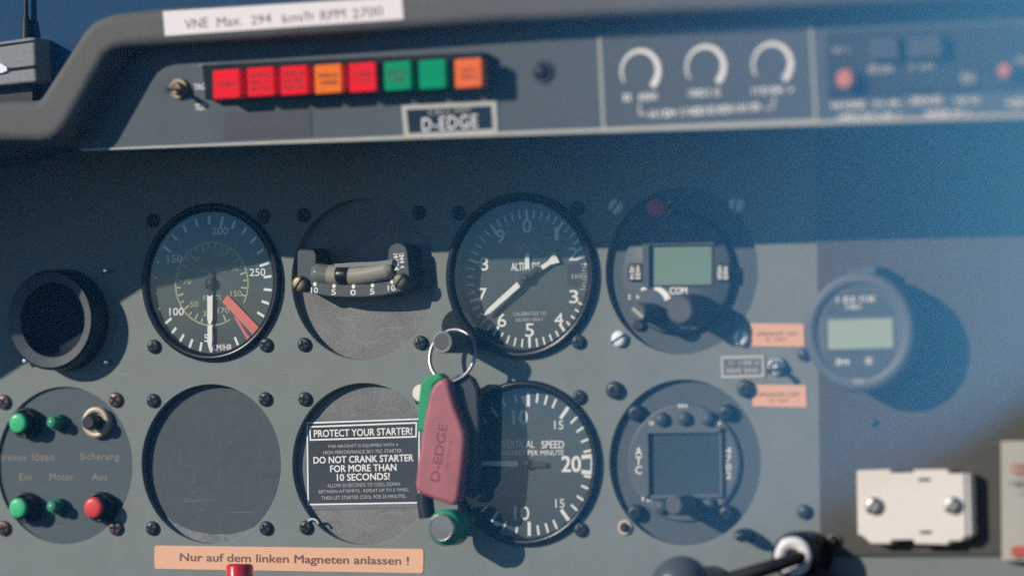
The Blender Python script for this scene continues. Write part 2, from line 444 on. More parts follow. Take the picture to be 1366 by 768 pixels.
# ------------------------------------------------------------------ radio box with aerial, upper left
t = Thing('radio_box', 'small grey slotted box with a rod aerial on the glareshield', 'radio', 20, 90, 95)
b = MB(); b.prism(t.P((-70, 66), (40, 50), (46, 51), (48.5, 108), (44, 110), (-70, 121)), -14, 0, mat('box grey', (0.21, 0.215, 0.21), 0.5, vary=0.18, scale=700, bump=0.3), 1.2); t.part('case', b)
b = MB(); b.prism(t.P((-70, 69), (45, 53.5), (45, 56.5), (-70, 73), h=0.1), -1, 0.12, DEEP)
b.prism(t.P((14, 91), (47, 87), (47, 91.5), (14, 95.5), h=0.1), -1, 0.12, DEEP); t.part('slot', b)
b = MB(); b.prism(t.P((-20, 87), (3, 85), (10, 90), (10, 95), (3, 98), (-20, 101), h=1.0), 0, 1.5, ZINC, 0.4); t.part('catch', b)
b = MB(); b.prism(t.P((-70, 118), (43, 107), (43, 142), (-70, 150), h=-8), -14, -8, BLACK); t.part('foot', b)
a = MB(); (x1, z1), (x2, z2), (x3, z3) = t.p(36, 56, -12), t.p(34.5, 26, -12), t.p(34, -60, -12)
a.tube([(x1, z1, -12), (x1, z1+1, -12), (x2, z2, -12), (x2, z2+1.5, -12), (x3, z3, -12)], [3.0, 2.9, 1.9, 1.2, 1.1], BLACK); t.part('aerial', a)

# ------------------------------------------------------------------ strip panel under the glareshield
t = Thing('annunciator_panel', 'long slate panel strip with a pale bottom edge below the glareshield', 'panel', 600, 120, HS)
b = MB(); b.prism(t.P((103, 200), (1720, 143), (1720, -30), (660, 26), (300, 49), (186, 66), (166, 82), (112, 178)), -2.5, 0, STRIP, 0.3); t.part('plate', b)
b = MB(); b.prism(t.P((108, 201.5), (600, 184), (1090, 167), (1720, 144), (1720, 138), (1090, 161), (600, 178.5), (108, 199), h=0.6), -2.5, 0.6, CREAM, 0.3); t.part('edge_trim', b)
b = MB()
t.txt(b, 'TAG', 266, 116, 14, 8, 0.12, WHITE, 0.02); t.txt(b, 'TEST', 268, 143, 16, 8, 0.12, WHITE, 0.02)
t.smd(b, 275, 87, 36, 4, 0.12, DIMP)
t.part('lettering', b)
# dark patch
t = Thing('dark_patch', 'dark rectangular tape patch below the red warning lamps', 'patch', 356, 166, HS)
b = MB(); b.prism(t.P((298, 149.5), (415, 145), (416, 181), (298, 186.5), h=0.3), 0.05, 0.3, mat('dark tape', (0.055, 0.060, 0.066), 0.6, vary=0.2, scale=500, bump=0.3), 0.1); t.part('tape', b)

def toggle(name, label, px, py, h0, tip, mt_nut, r=4.3, group=None):
    t = Thing(name, label, 'switch', px, py, h0)
    b = MB(); b.lathe(0, 0, [(r, 0.05), (r, 1.6), (r*0.9, 2.0), (r*0.62, 2.0)], mt_nut, 6 if r > 6 else 32, False)
    b.lathe(0, 0, [(r*0.62, 2.0), (r*0.62, 5.0), (r*0.45, 5.4), (r*0.3, 4.6), (0.01, 4.6)], mt_nut, 32)
    t.part('bushing', b)
    u, v = t.p(tip[0], tip[1], tip[2]); b = MB()
    b.tube([(0, 0, 3), (u*0.5, v*0.5, 3+(tip[2]-3)*0.5), (u*0.92, v*0.92, 3+(tip[2]-3)*0.92), (u, v, tip[2])], [0.9, 1.1, 1.5, 1.1], STEEL, 16)
    t.part('lever', b)
    return t
toggle('toggle_switch', 'small steel toggle switch with brass nut beside the warning lamps', 240, 118.5, HS, (221.5, 121.5, 15), BRASS, 5.0)

# warning lamps
t = Thing('warning_light_bar', 'row of eight red, orange and green square warning lamps', 'warning lights', 466, 104, HS)
b = MB(); b.prism(t.P((279, 88), (651, 71), (653, 121), (283, 134)), 0.05, 7.0, DEEP, 0.5); t.part('housing', b)
cx = [302, 347.5, 392, 437.5, 483.5, 530, 576.5, 624.5]; cy = [112.5, 109.5, 107.5, 105.5, 103.5, 101.5, 99.5, 98]
cc = [RED, RED, RED, AMBER, RED, GREEN, GREEN, mat('faded orange lamp plastic', (0.92, 0.17, 0.03), 0.6, spec=0.03, vary=0.05)]
nm = ['red', 'red', 'red', 'orange', 'red', 'green', 'green', 'orange']
for i in range(8):
    H = 13.0
    u, v = t.p(cx[i], cy[i], H); k = sz(cx[i], cy[i], HS+H)
    b = MB(); b.rrect(u, v, 36.5*k[0], 39*k[1], 0.9, 6.9, H, cc[i], 0.7, 1.6)
    lo = t.part('lamp', b, label='%s square warning lamp' % nm[i])
    b = MB()
    for j in range((1, 3, 3, 2, 2, 2, 0, 2)[i]):
        n = (1, 3, 3, 2, 2, 2, 0, 2)[i]
        t.smd(b, cx[i], cy[i]+(j-(n-1)/2)*9, 26, 5.5, H+0.08, mat('lamp ink', (0.10, 0.03, 0.02), 0.7))
    if b.v: t.part('lettering', b, lo)

# D-EDGE plate
t = Thing('name_plate', 'small framed black registration plate reading D-EDGE', 'name plate', 599, 159, HS)
fr = t.P((535, 141), (662, 135), (664, 178), (539, 184), h=0.9)
b = MB(); b.prism(fr, 0.05, 0.7, CREAM, 0.2); t.part('frame', b)
b = MB(); b.prism(t.P((542, 146.5), (655, 141), (657, 172), (545, 178), h=0.9), 0.1, 0.9, mat('plate navy', (0.010, 0.022, 0.036), 0.6, spec=0.08)); t.part('plate', b)
b = MB(); k = sz(600, 160, HS)
u, v = t.p(600, 164, 1.0); b.text('D-EDGE', u, v, 74*k[0], 17.5*k[1], 1.0, WHITE, 0.008, 2.0, 1.12)
u, v = t.p(599, 148.5, 1.0); b.text('CALL-NO', u, v, 56*k[0], 7*k[1], 1.0, FADED, 0.0, 2.0, 1.12)
t.part('lettering', b)

t = Thing('rubber_plug', 'round dark rubber plug right of the warning lamps', 'plug', 724, 96, HS)
b = MB(); b.lathe(0, 0, [(5.6, 0.05), (5.4, 1.0), (4.4, 1.4), (3.8, 0.9)], STRIP, 32); b.lathe(0, 0, [(3.8, 0.9), (3.4, 2.4), (2.6, 3.2), (0.01, 3.4)], BLACK, 32); t.part('plug', b)

# dimmer scales
t = Thing('dimmer_scales', 'pale framed field of three tapering dimmer arcs', 'dimmer scales', 945, 105, HS)
b = MB(); w_ = 0.2
for q in (((797, 47), (801.5, 47), (807.5, 177), (803, 178)), ((797, 47), (1083, 32), (1083, 35.5), (797, 50.5)), ((1079.5, 36), (1084, 36), (1091, 164), (1086.5, 165)), ((804, 171), (1084, 159), (1090, 165), (803, 177.5))):
    b.prism(t.P(*q, h=w_), 0.05, w_+random.random()*0.02, mat('dim cream line', (0.36, 0.37, 0.33), 0.6))
t.part('frame', b)
for px, py, tw in ((853.5, 95, 46), (940.5, 89.5, 46), (1029.5, 86, 54)):
    u, v = t.p(px, py, 0.2); b = MB(); b.arc(u, v, 7.6, 10.6, -122, 140, 0.2, WHITE, 60, 0.25); t.part('dimmer_arc', b)
    b = MB(); t.smd(b, px+1, py+34.5, tw, 9, 0.2, WHITE); t.part('caption', b)
b = MB(); u0_, v0_ = t.p(853, 152, 0.2); u1_, v1_ = t.p(1029, 145, 0.2)
b.prism(t.P((852, 137), (855, 137), (855, 151), (864, 151), (864, 154), (852, 154)), 0.05, 0.15, FADED)
b.prism(t.P((1031, 129), (1034, 129), (1033, 145), (1019, 146), (1019, 143), (1030, 143)), 0.05, 0.15, FADED)
u, v = t.p(942, 147.5, 0.2); k = sz(942, 147, HS); b.smudge(u, v, 150*k[0], 10*k[1], 0.2, WHITE, 2.0)
t.part('bracket_line', b)

# breakers at the right of the strip
t = Thing('breaker_block', 'dark breaker block with red buttons and white captions at upper right', 'circuit breakers', 1230, 100, HS)
b = MB(); b.prism(t.P((1104, 44), (1500, 26), (1500, 112), (1106, 130)), 0.05, 2.0, mat('breaker navy', (0.010, 0.018, 0.028), 0.6, vary=0.1), 0.5); t.part('plate', b)
GB = mat('breaker grey', (0.055, 0.06, 0.07), 0.6)
for q in (((1160, 52), (1200, 50), (1202, 80), (1162, 82)), ((1210, 50), (1258, 48), (1259, 78), (1212, 80))):
    b = MB(); b.prism(t.P(*q, h=5), 2.0, 7.0, GB, 0.8); t.part('rocker', b)
for px, py, r in ((1129, 106, 4.4), (1342, 95, 3.3)):
    u, v = t.p(px, py, 6); b = MB(); b.knob(u, v, r, 2.0, 8.0, mat('breaker red', (0.60, 0.19, 0.11), 0.5), 1.2); t.part('button', b)
b = MB()
for px, py, wp, hp in ((1124, 67, 26, 7), (1176, 92, 34, 10), (1230, 89, 34, 8), (1296, 104, 26, 12), (1366, 80, 20, 8)): t.smd(b, px, py, wp, hp, 2.2, FADED)
for px, py, wp, hp in ((1132, 140, 44, 8), (1186, 138, 42, 9), (1236, 134, 40, 9), (1292, 134, 34, 8), (1358, 137, 30, 9), (1160, 155, 84, 8), (1264, 151, 58, 8)): t.smd(b, px, py, wp, hp, 0.2, WHITE)
t.part('caption', b)

# ------------------------------------------------------------------ cabin air vent
t = Thing('air_vent', 'round black swivelling air vent at the left of the panel', 'air vent', 86, 427)
b = MB(); b.lathe(0, 0, [(25.6, 0.05), (25.4, 1.6), (24.9, 2.2), (24.9, 12.5), (24.4, 13.6), (23.6, 14.2)], BEZEL, 80); t.part('flange', b)
b = MB(); b.lathe(0, 0, [(23.6, 14.2), (18.6, 11.6)], mat('vent ring grey', (0.115, 0.120, 0.122), 0.42, metal=0.2, vary=0.14, scale=500), 80); t.part('ring', b)
b = MB(); b.lathe(0, 0, [(18.6, 11.6), (18.2, 4.0), (16.0, -2.0), (0.01, -3.0)], mat('vent black', (0.006, 0.009, 0.012), 0.7), 80); t.part('throat', b)
b = MB(); b.prism([(-15, 1.0), (15, -0.2), (15, -1.6), (-15, -0.6)], -2.5, 1.5, mat('vent black', (0, 0, 0)), 0.3); t.part('vane', b)
for px, py in ((141, 361), (34, 482), (104, 484), (142, 483)): screw(t, px, py, 1.4, STEEL, 2.6, 1.2, 'none')

# ------------------------------------------------------------------ gauges
def gauge(name, label, cat, px, py, Rout, Rin, hb, hd, face=FACE, lip=1.4):
    t = Thing(name, label, cat, *ref(px, py, hb), 0.0)
    b = MB(); b.lathe(0, 0, [(Rout, 0.05), (Rout, hb-lip), (Rout-lip*0.3, hb-lip*0.3), (Rout-lip, hb), (Rout-lip-1.0, hb), (Rin, hb-1.2), (Rin, hd)], BEZEL, 96); t.part('bezel', b)
    b = MB(); b.disc(0, 0, Rin+0.4, hd, face, 96); dial = t.part('dial', b)
    b = MB(); b.lathe(0, 0, [(Rin, hb-1.6), (Rin*0.8, hb-1.2), (Rin*0.45, hb-0.95), (0.01, hb-0.9)], GLASS, 96); t.part('glass', b)
    return t, dial
def ref(px, py, h):
    """pixel of the panel point straight behind a point h in front of it"""
    x, z = at(px, py, h); P_ = Vector((x, 0, z)) - CAM
    return 683+FPX*P_.dot(Rt)/P_.dot(Fw), 384-FPX*P_.dot(Up)/P_.dot(Fw)

# airspeed indicator
HD = -1.2
t, dial = gauge('airspeed_indicator', 'black airspeed gauge with yellow inner scale and salmon red pointer', 'gauge', 279.5, 376.5, 38.9, 34.8, 2.8, HD)
c = t.p(282.5, 378.5, HD)
b = MB(); A = [(181+i*10.6) for i in range(5)] + [234+i*14.2 for i in range(5)] + [305+i*13.2 for i in range(5)] + [371+i*12.4 for i in range(5)] + [433+i*11.6 for i in range(8)]
for i, a in enumerate(A):
    M = i % 5 == 0
    if 6 <= i <= 9: b.bar(*c, a, 31.5, 33.0, 0.9, 0.9, HD+0.1, WHITE)
    else: b.bar(*c, a, 28.2 if M else 29.3, 33.6, 1.25, 1.25, HD+0.1, WHITE)
for s_, px, py, wp in (('200', 293.5, 308, 21), ('150', 233, 345, 19), ('100', 235.5, 415.5, 19), ('50', 279, 450.5, 13), ('250', 343.5, 363, 21)): t.txt(b, s_, px, py, wp, 10, HD+0.12, WHITE, 0.012)
t.txt(b, 'KM/HR', 296.5, 463, 26, 8, HD+0.12, WHITE, 0.018)
t.part('markings', b, dial)
b = MB(); b.arc(*c, 20.1, 20.7, 150, 478, HD+0.1, YELL, 120)
for i, a in enumerate([186+i*11.3 for i in range(26)]):
    if a < 480: b.bar(*c, a, 16.6 if i % 2 == 0 else 17.8, 20.4, 0.75, 0.75, HD+0.1, YELL)
b.bar(*c, 157, 16.6, 20.4, 0.75, 0.75, HD+0.1, YELL)
for s_, px, py, wp in (('30', 276.5, 418, 11), ('50', 259, 405.5, 11), ('70', 249.5, 375.5, 10), ('90', 262, 346, 10), ('110', 291, 339, 14), ('130', 311, 357.8, 14), ('150', 315, 391.5, 15), ('170', 298, 414, 15)): t.txt(b, s_, px, py, wp, 7.5, HD+0.12, YELL, 0.0)
t.txt(b, 'AIRSPEED', 284, 360.5, 36, 6.5, HD+0.12, YELL); t.txt(b, 'KNOTS', 283, 397, 24, 6.5, HD+0.12, YELL)
t.part('knot_scale', b, dial)
b = MB(); b.arc(*c, 33.2, 34.3, 238, 345, HD+0.1, GREENP, 80); b.arc(*c, 33.0, 34.4, 300, 335, HD+0.14, DIMP, 30); t.part('coloured_arc', b, dial)
b = MB(); u, v = c
b.lathe(u, v, [(3.2, HD+0.3), (3.0, HD+1.8), (0.01, HD+2.0)], BLACK, 32)
b.bar(u, v, 181, -8, 6, 1.6, 1.6, HD+1.9, BLACK, 0.3)
b.bar(u, v, 180.5, 5.5, 17.5, 2.9, 2.9, HD+1.9, WHITE, 0.3); b.bar(u, v, 180.5, 17.5, 20.4, 2.9, 0.5, HD+1.9, WHITE, 0.3)
b.bar(u, v, 180.5, 20.4, 29.0, 2.6, 2.6, HD+1.9, WHITE, 0.3); b.bar(u, v, 180.5, 29.0, 33.0, 2.6, 0.3, HD+1.9, WHITE, 0.3)
t.part('needle', b)
b = MB(); q = t.P((296.2, 402.5), (303.5, 393), (345, 436), (337, 446), h=HD+1.0); b.prism(q, HD+0.6, HD+1.0, SALMON); 
b.prism(t.P((311, 421), (317, 425), (332.5, 450.5), (329.5, 453), h=HD+0.3), HD+0.1, HD+0.3, PINK); t.part('red_pointer', b)  # pink strip paints the red pointer's reflection
for px, py in ((204.5, 294), (352, 289), (206, 462), (355.5, 460)): screw(t, px, py)

# slip indicator on a round plate
t = Thing('slip_indicator', 'curved slip ball indicator with numbers mounted on a recessed round plate', 'slip indicator', *HOLES['slip'])
b = MB(); b.lathe(0, 0, [(42, -4.3), (42, -4.2-0.6)], GRAIN); b.disc(0, 0, 42, -4.25, GRAIN, 96); t.part('mounting_plate', b)
H = 11.0; PLT = mat('slip plate grey', (0.060, 0.076, 0.082), 0.5, vary=0.12, scale=700)
o = [(396, 388), (396.5, 336), (399, 332), (404, 330.5), (414, 331), (419, 334), (421.5, 340), (421.5, 352), (416, 358), (414, 364), (417, 371), (422, 374),
     (440, 378), (462, 379.5), (490, 379), (515, 376), (526, 373), (529, 366), (526, 356), (517, 352),
     (518, 334), (521, 328), (528, 324.5), (535, 325), (541, 329), (543.5, 336), (546, 366), (546, 376), (541, 386), (530, 390), (510, 394), (490, 396), (462, 396.5), (440, 395.5), (420, 392)]
b = MB(); b.prism(t.P(*o, h=H), -4.2, H, PLT, 0.5); t.part('bracket', b)
b = MB(); pts = []; 
for i in range(25):
    f_ = i/24; px = 418+f_*108; py = 363.5 + 6.5*math.sin(math.pi*f_) - f_*5.5; u, v = t.p(px, py, H-2.0); pts.append((u, v, H-2.0))
TUBE = mat('whitish glass tube', (0.33, 0.31, 0.25), 0.15, vary=0.06, scale=200, coat=1.0)
b.tube(pts[:8], [3.2]+[4.9]*7, mat('clear tube end', (0.16, 0.17, 0.15), 0.1, coat=1.0), 24); b.tube(pts[5:], [4.95]*19+[3.5], TUBE, 24); t.part('tube', b)
b = MB(); b.prism(t.P((444, 352), (470, 350), (500, 349), (524, 346), (523, 353.5), (500, 355.5), (470, 357), (447, 357), h=H+2.2), H-3, H+2.2, mat('tube guard', (0.20, 0.21, 0.20), 0.4, vary=0.1), 0.4); t.part('guard', b)
b = MB(); b.tube([tuple(Vector(pts[7])*(1-f_)+Vector(pts[12])*f_) for f_ in (0, .12, .35, .65, .88, 1)], [4.2, 4.95, 5.12, 5.12, 4.95, 4.2], BEZEL, 28); t.part('ball', b)
b = MB()
for s_, px, py, wp in (('10', 419.5, 387, 9), ('5', 445, 389.5, 6), ('0', 471, 390, 7), ('5', 496.5, 388.8, 6), ('10', 522.5, 384, 10)):
    t.txt(b, s_, px, py, wp, 7.5, H+0.12, WHITE, 0.02); u, v = t.p(px+0.5, py-8.0, H+0.12); b.disc(u, v, 0.95, H+0.13, WHITE, 16)
t.smd(b, 528.5, 349, 22, 6, H+0.12, WHITE, 94); t.smd(b, 536, 347, 20, 6, H+0.12, WHITE, 94); t.part('markings', b)
screw(t, 401.5, 378.5, 4.0, BRASS, H, 3.0, 'slot', 38); screw(t, 536, 375, 4.0, OLIVE, H, 3.0, 'slot', 38)
for px, py in ((406, 287), (559, 284), (406.5, 459.5), (562, 457)): screw(t, px, py)

# altimeter
HD = -8.0
t, dial = gauge('altimeter', 'black altimeter with white digits zero to nine and two white hands', 'gauge', 692.5, 367.5, 39.7, 35.4, 3.2, HD)
c = t.p(704.5, 371.5, HD)
b = MB()
for i in range(50):
    M = i % 5 == 0; a = i*7.2-1
    if 88 < a < 112: continue
    b.bar(*c, a, 27.5 if M else 29.0, 33.0, 1.3 if M else 0.9, 1.3 if M else 0.9, HD+0.1, WHITE)
for s_, px, py in (('0', 703, 301.5), ('1', 742.5, 311.5), ('2', 764.5, 338.5), ('3', 765.5, 395.5), ('4', 745.5, 426), ('5', 706.5, 440), ('6', 669.5, 427), ('7', 643.5, 393), ('8', 645.5, 352), ('9', 667.5, 315)):
    t.txt(b, s_, px, py, 5 if s_ == '1' else 11.5, 17.5, HD+0.12, WHITE, 0.012)
t.txt(b, 'ALTITUDE', 701, 355.5, 38, 10.5, HD+0.12, WHITE, 0.02)
t.txt(b, '100 FEET', 704, 331, 34, 6, HD+0.12, DIMP, 0.01)
t.smd(b, 728, 297, 16, 5, HD+0.12, DIMP); t.smd(b, 681, 298, 14, 5, HD+0.12, DIMP)
t.txt(b, 'CALIBRATED TO', 706.5, 418.3, 44, 4.8, HD+0.12, FADED, 0.01); t.txt(b, '20,000 FEET', 706.5, 426.5, 38, 4.8, HD+0.12, FADED, 0.01)
t.part('markings', b, dial)
b = MB(); b.prism(t.P((757, 354), (776, 349), (783, 358), (784, 378), (779, 383), (757, 381), h=HD+0.2), HD+0.05, HD+0.15, BLACK)
t.smd(b, 770, 368.5, 14, 6, HD+0.3, FADED)
for i in range(9): t.smd(b, 780, 352+i*4.2, 7 if i % 4 else 11, 1.6, HD+0.3, WHITE)
t.part('pressure_window', b, dial)
b = MB(); u, v = c; hh = HD+3.2
b.bar(u, v, 232, -9, 4.5, 2.2, 2.2, hh, BLACK, 0.4); b.bar(u, v, 232, 4.5, 25.0, 2.9, 2.4, hh, WHITE, 0.4); b.bar(u, v, 232, 25.0, 28.0, 2.4, 0.3, hh, WHITE, 0.4)
b.lathe(u, v, [(2.2, HD), (2.2, hh), (1.8, hh+0.6), (0.01, hh+0.7)], BLACK, 24); t.part('long_hand', b)
b = MB(); hh = HD+2.0
b.bar(u, v, 59, -13, 7.0, 3.0, 2.6, hh, BLACK, 0.4); b.bar(u, v, 59, 7.0, 14.0, 2.2, 2.2, hh, WHITE, 0.4); b.bar(u, v, 59, 14.0, 19.0, 2.0, 5.6, hh, WHITE, 0.4); t.part('short_hand', b)
b = MB(); b.bar(u, v, 0, 4.5, 12.0, 2.6, 1.9, HD+1.0, WHITE, 0.3); t.part('small_pointer', b)
# setting knob lobe
b = MB(); ku, kv = t.p(590, 456, 30.0)
lu, lv = t.p(613, 440, 1.6); b.prism(rr(lu, lv, 17, 21, 8, 35), 0.1, 1.6, BEZEL, 0.5); t.part('lobe', b)
b = MB(); b.lathe(ku, kv, [(5.2, 1.0), (5.2, 29.2), (4.9, 29.8), (4.2, 30.0)], GREYK, 40)
b.lathe(ku, kv, [(5.25, 28.6), (4.95, 29.9), (4.3, 30.15), (4.2, 29.9)], mat('worn rim', (0.30, 0.30, 0.28), 0.5, metal=0.4, vary=0.1), 40)
b.disc(ku, kv, 4.2, 29.95, GREYK, 40); t.part('setting_knob', b)
for px, py in ((612, 284), (771, 278), (772.5, 456)): screw(t, px, py)
ALT = t

# vertical speed indicator
HD = -4.2
t, dial = gauge('vertical_speed_indicator', 'black vertical speed gauge partly in the shadow of the key tag', 'gauge', 697.5, 617.5, 39.6, 35.8, 2.8, HD)
c = t.p(705.5, 618.5, HD)
b = MB()
for k, (a0, a1) in enumerate(((-90, 0), (0, 90), (90, 180), (180, 270))): pass
tk = [0, 8.5, 17, 25.5, 38, 49, 59, 69.5, 79] 
for sgn in (1, -1):
    for i, a in enumerate(tk):
        M = i in (0, 4); A_ = a if sgn > 0 else 180-a
        b.bar(*c, A_, 27.5 if M else 29.5, 34.2, 1.7 if M else 1.1, 1.7 if M else 1.1, HD+0.1, WHITE)
    for a in (12, 24, 36, 48, 60, 72, 84): b.bar(*c, -a if sgn > 0 else 180+a, 28.0 if a in (36, 72) else 30.0, 34.0, 1.1, 1.1, HD+0.1, WHITE)
b.bar(*c, 83.5, 28.0, 34.2, 1.9, 1.9, HD+0.1, WHITE); b.bar(*c, 97.5, 28.0, 34.2, 1.9, 1.9, HD+0.1, WHITE); b.arc(*c, 32.6, 33.8, 83, 98, HD+0.11, WHITE)
for s_, px, py, wp, hp in (('10', 694, 556, 20, 19), ('15', 745.5, 566.5, 12, 11.5), ('20', 762, 618.5, 25, 21), ('15', 747, 671, 12, 11.5), ('10', 696, 684, 20, 18)):
    t.txt(b, s_, px, py, wp, hp, HD+0.12, WHITE, 0.03 if s_ == '20' else 0.005)
t.txt(b, 'VERTICAL', 691.5, 592, 43, 10, HD+0.12, WHITE, 0.0); t.txt(b, 'SPEED', 737.5, 592.5, 30, 10, HD+0.12, WHITE, 0.02)
t.txt(b, '100 FEET PER MINUTE', 710.5, 603.5, 83, 7, HD+0.12, WHITE, 0.01)
t.part('markings', b, dial)
b = MB(); u, v = c; b.bar(u, v, 271, 5, 31, 2.6, 2.0, HD+1.8, WHITE, 0.3); b.bar(u, v, 271, -10, 5, 2.6, 2.6, HD+1.8, BLACK, 0.3)
b.lathe(u, v, [(2.4, HD), (2.4, HD+1.8), (0.01, HD+2.4)], BLACK, 24); t.part('needle', b)
for px, py in ((773.5, 529.5), (775.5, 706), (562, 531)): screw(t, px, py)

# blank cover
t = Thing('blank_cover', 'plain recessed round blanking plate with four corner screws', 'cover plate', *HOLES['blank'])
b = MB(); b.disc(0, 0, 42, -4.3, BLANK, 96); b.lathe(0, 0, [(42, -4.3), (42, -5.5)], BLANK); t.part('plate', b)
b = MB(); SC = mat('scraped edge', (0.17, 0.18, 0.18), 0.6, vary=0.4, scale=900, bump=0.8)
n = 26; o = [(39.0*math.sin(R(a)), 39.0*math.cos(R(a))) for a in [226-i*(226-146)/n for i in range(n+1)]]
o2 = [(37.6*math.sin(R(146+i*80/n)), 37.6*math.cos(R(146+i*80/n))+3.2*math.sin(math.pi*i/n)+random.uniform(-.25, .25)) for i in range(n+1)]
b.prism(o+o2, -4.28, -3.9, SC); t.part('adhesive_rim', b)
for px, py in ((205, 534), (354.5, 532), (204, 704), (355.5, 704)): screw(t, px, py)

# starter cover and placard
t = Thing('starter_cover', 'grained recessed round cover plate carrying the starter placard', 'cover plate', *HOLES['starter'])
b = MB(); b.disc(0, 0, 42, -4.3, GRAIN, 96); b.lathe(0, 0, [(42, -4.3), (42, -5.5)], GRAIN); t.part('plate', b)
for px, py in ((407.5, 532), (409, 703)): screw(t, px, py)
b = MB(); u, v = t.p(417, 700, 1); b.arc(u, v, 2.6, 3.5, -80, 80, 1.2, STEEL, 20, thick=1.0); t.part('wire_clip', b)
t = Thing('placard', 'black and white placard reading PROTECT YOUR STARTER', 'placard', 486, 615, -4.3)
def edge(o, w, h, b, mt):
    for i in range(4):
        p0, p1 = Vector(o[i]), Vector(o[(i+1) % 4]); d = (p1-p0).normalized(); nn = Vector((-d.y, d.x))*w
        cc_ = sum((Vector(p) for p in o), Vector((0, 0)))/4
        if nn.dot(cc_-p0) < 0: nn = -nn
        b.prism([tuple(p0), tuple(p1), tuple(p1-d*w+nn), tuple(p0+d*w+nn)], h-0.1, h, mt)
PLK = mat('placard black', (0.026, 0.036, 0.044), 0.4, vary=0.15, scale=500)
b = MB(); b.prism(t.P((401, 559), (568, 550), (566, 676), (404, 680)), 0.1, 0.3, mat('clear tape edge', (0.15, 0.165, 0.165), 0.35, vary=0.1)); t.part('backing', b)
b = MB(); b.prism(t.P((409.5, 563), (561, 557), (560, 671), (411, 673)), 0.3, 0.5, PLK)
edge(t.P((409.5, 563), (561, 557.5), (560, 671), (411, 673.5)), 0.75, 0.6, b, WHITE)
edge(t.P((413, 568), (557, 562.5), (556.5, 583), (414, 587.5)), 0.75, 0.6, b, WHITE); t.part('plate', b)
b = MB()
for s_, px, py, wp, hp, bo, mt in (('PROTECT YOUR STARTER!', 484, 576.3, 131, 9.5, 0.02, WHITE), ('THIS AIRCRAFT IS EQUIPPED WITH A', 484, 594.2, 95, 4.8, 0, FADED),
        ('HIGH PERFORMANCE SKY-TEC STARTER.', 484, 602.0, 106, 4.8, 0, FADED), ('DO NOT CRANK STARTER', 484.5, 611.8, 133, 9, 0.025, WHITE), ('FOR MORE THAN', 484.5, 623.8, 88, 9, 0.025, WHITE),
        ('10 SECONDS!', 484.5, 635.6, 70, 9, 0.025, WHITE), ('ALLOW 20 SECONDS TO COOL DOWN', 485, 646.2, 97, 4.8, 0, FADED), ('BETWEEN ATTEMPTS.  REPEAT UP TO 5 TIMES,', 485, 654.4, 120, 4.8, 0, FADED),
        ('THEN LET STARTER COOL FOR 30 MINUTES.', 485, 662.5, 113, 4.8, 0, FADED)):
    t.txt(b, s_, px, py, wp, hp, 0.62, mt, bo, 1.2)
t.part('lettering', b)

# button disc lower left
t = Thing('button_unit', 'round control plate with green and red push buttons lettered Motor Ein Aus', 'button panel', *HOLES['buttons'])
b = MB(); b.disc(0, 0, 42, -1.6, DISC, 96); b.lathe(0, 0, [(42, -1.6), (42, -3)], DISC); t.part('plate', b)
def button(px, py, cap, r, rr_, hh, name='button'):
    u, v = t.p(px, py, hh-1.6); b = MB()
    if rr_: b.lathe(u, v, [(rr_, -1.55), (rr_, 3.2), (rr_-0.5, 4.0), (rr_-1.2, 4.0), (rr_-1.4, 2.0)], BEZEL, 40)
    if rr_: b.disc(u, v, rr_-1.6, 2.0, BLACK, 40)
    o = t.part('collar', b) if rr_ else None
    b = MB(); b.lathe(u, v, [(r+0.35, 2.0), (r+0.35, hh-3.6), (r, hh-3.5)], BLACK, 40); b.lathe(u, v, [(r, hh-3.5), (r, hh-2.0), (r*0.93, hh-1.5), (r*0.6, hh-1.25), (0.01, hh-1.2)], cap, 40)
    t.part(name, b)
button(23, 564, GBTN, 4.9, 7.6, 11.5); button(23, 677, GBTN, 4.9, 7.6, 11.5); button(123.5, 676.5, RBTN, 5.1, 7.6, 11.5)
for py in (564.0, 676.0):
    u, v = t.p(78, py-1, 0); b = MB(); b.lathe(u, v, [(4.4, -1.55), (4.4, 3.0), (3.9, 3.4), (2.6, 3.4)], GDK, 6, False); b.lathe(u, v, [(3.0, 3.3), (2.9, 6.6), (2.3, 7.4), (0.01, 7.7)], mat('green lens', (0.06, 0.30, 0.17), 0.2), 32); t.part('indicator_lamp', b)
u, v = t.p(127, 563, 2); b = MB(); b.lathe(u, v, [(7.8, -1.55), (7.8, 1.6), (7.3, 2.2), (5.0, 2.2), (4.8, 0.5)], mat('cream ring', (0.48, 0.40, 0.29), 0.45, metal=0.2, vary=0.12), 40); t.part('fuse_ring', b)
b = MB(); b.disc(u, v, 4.9, 0.4, PANEL, 32); b.knob(u, v, 3.7, 0.4, 9.0, BLACK, 0.8); t.part('fuse_knob', b)
b = MB(); HB = -1.5
for s_, px, py, wp, hp in (('Bremse', 17, 609.5, 37, 9), ('lösen', 58, 609, 29, 11), ('Sicherung', 133, 609.5, 52, 12), ('Ein', 34, 635.5, 16, 9.5), ('Motor', 82.5, 635.5, 32, 9.5), ('Aus', 133, 635.5, 20, 9.5)): t.txt(b, s_, px, py, wp, hp, HB, mat('peach print', (0.29, 0.235, 0.18), 0.6), -0.004, 0, 1.08)
t.part('lettering', b)
for px, py in ((155, 533), (155.5, 703.5), (6, 536), (6, 704)): screw(t, px, py, 3.8, RUSTY)

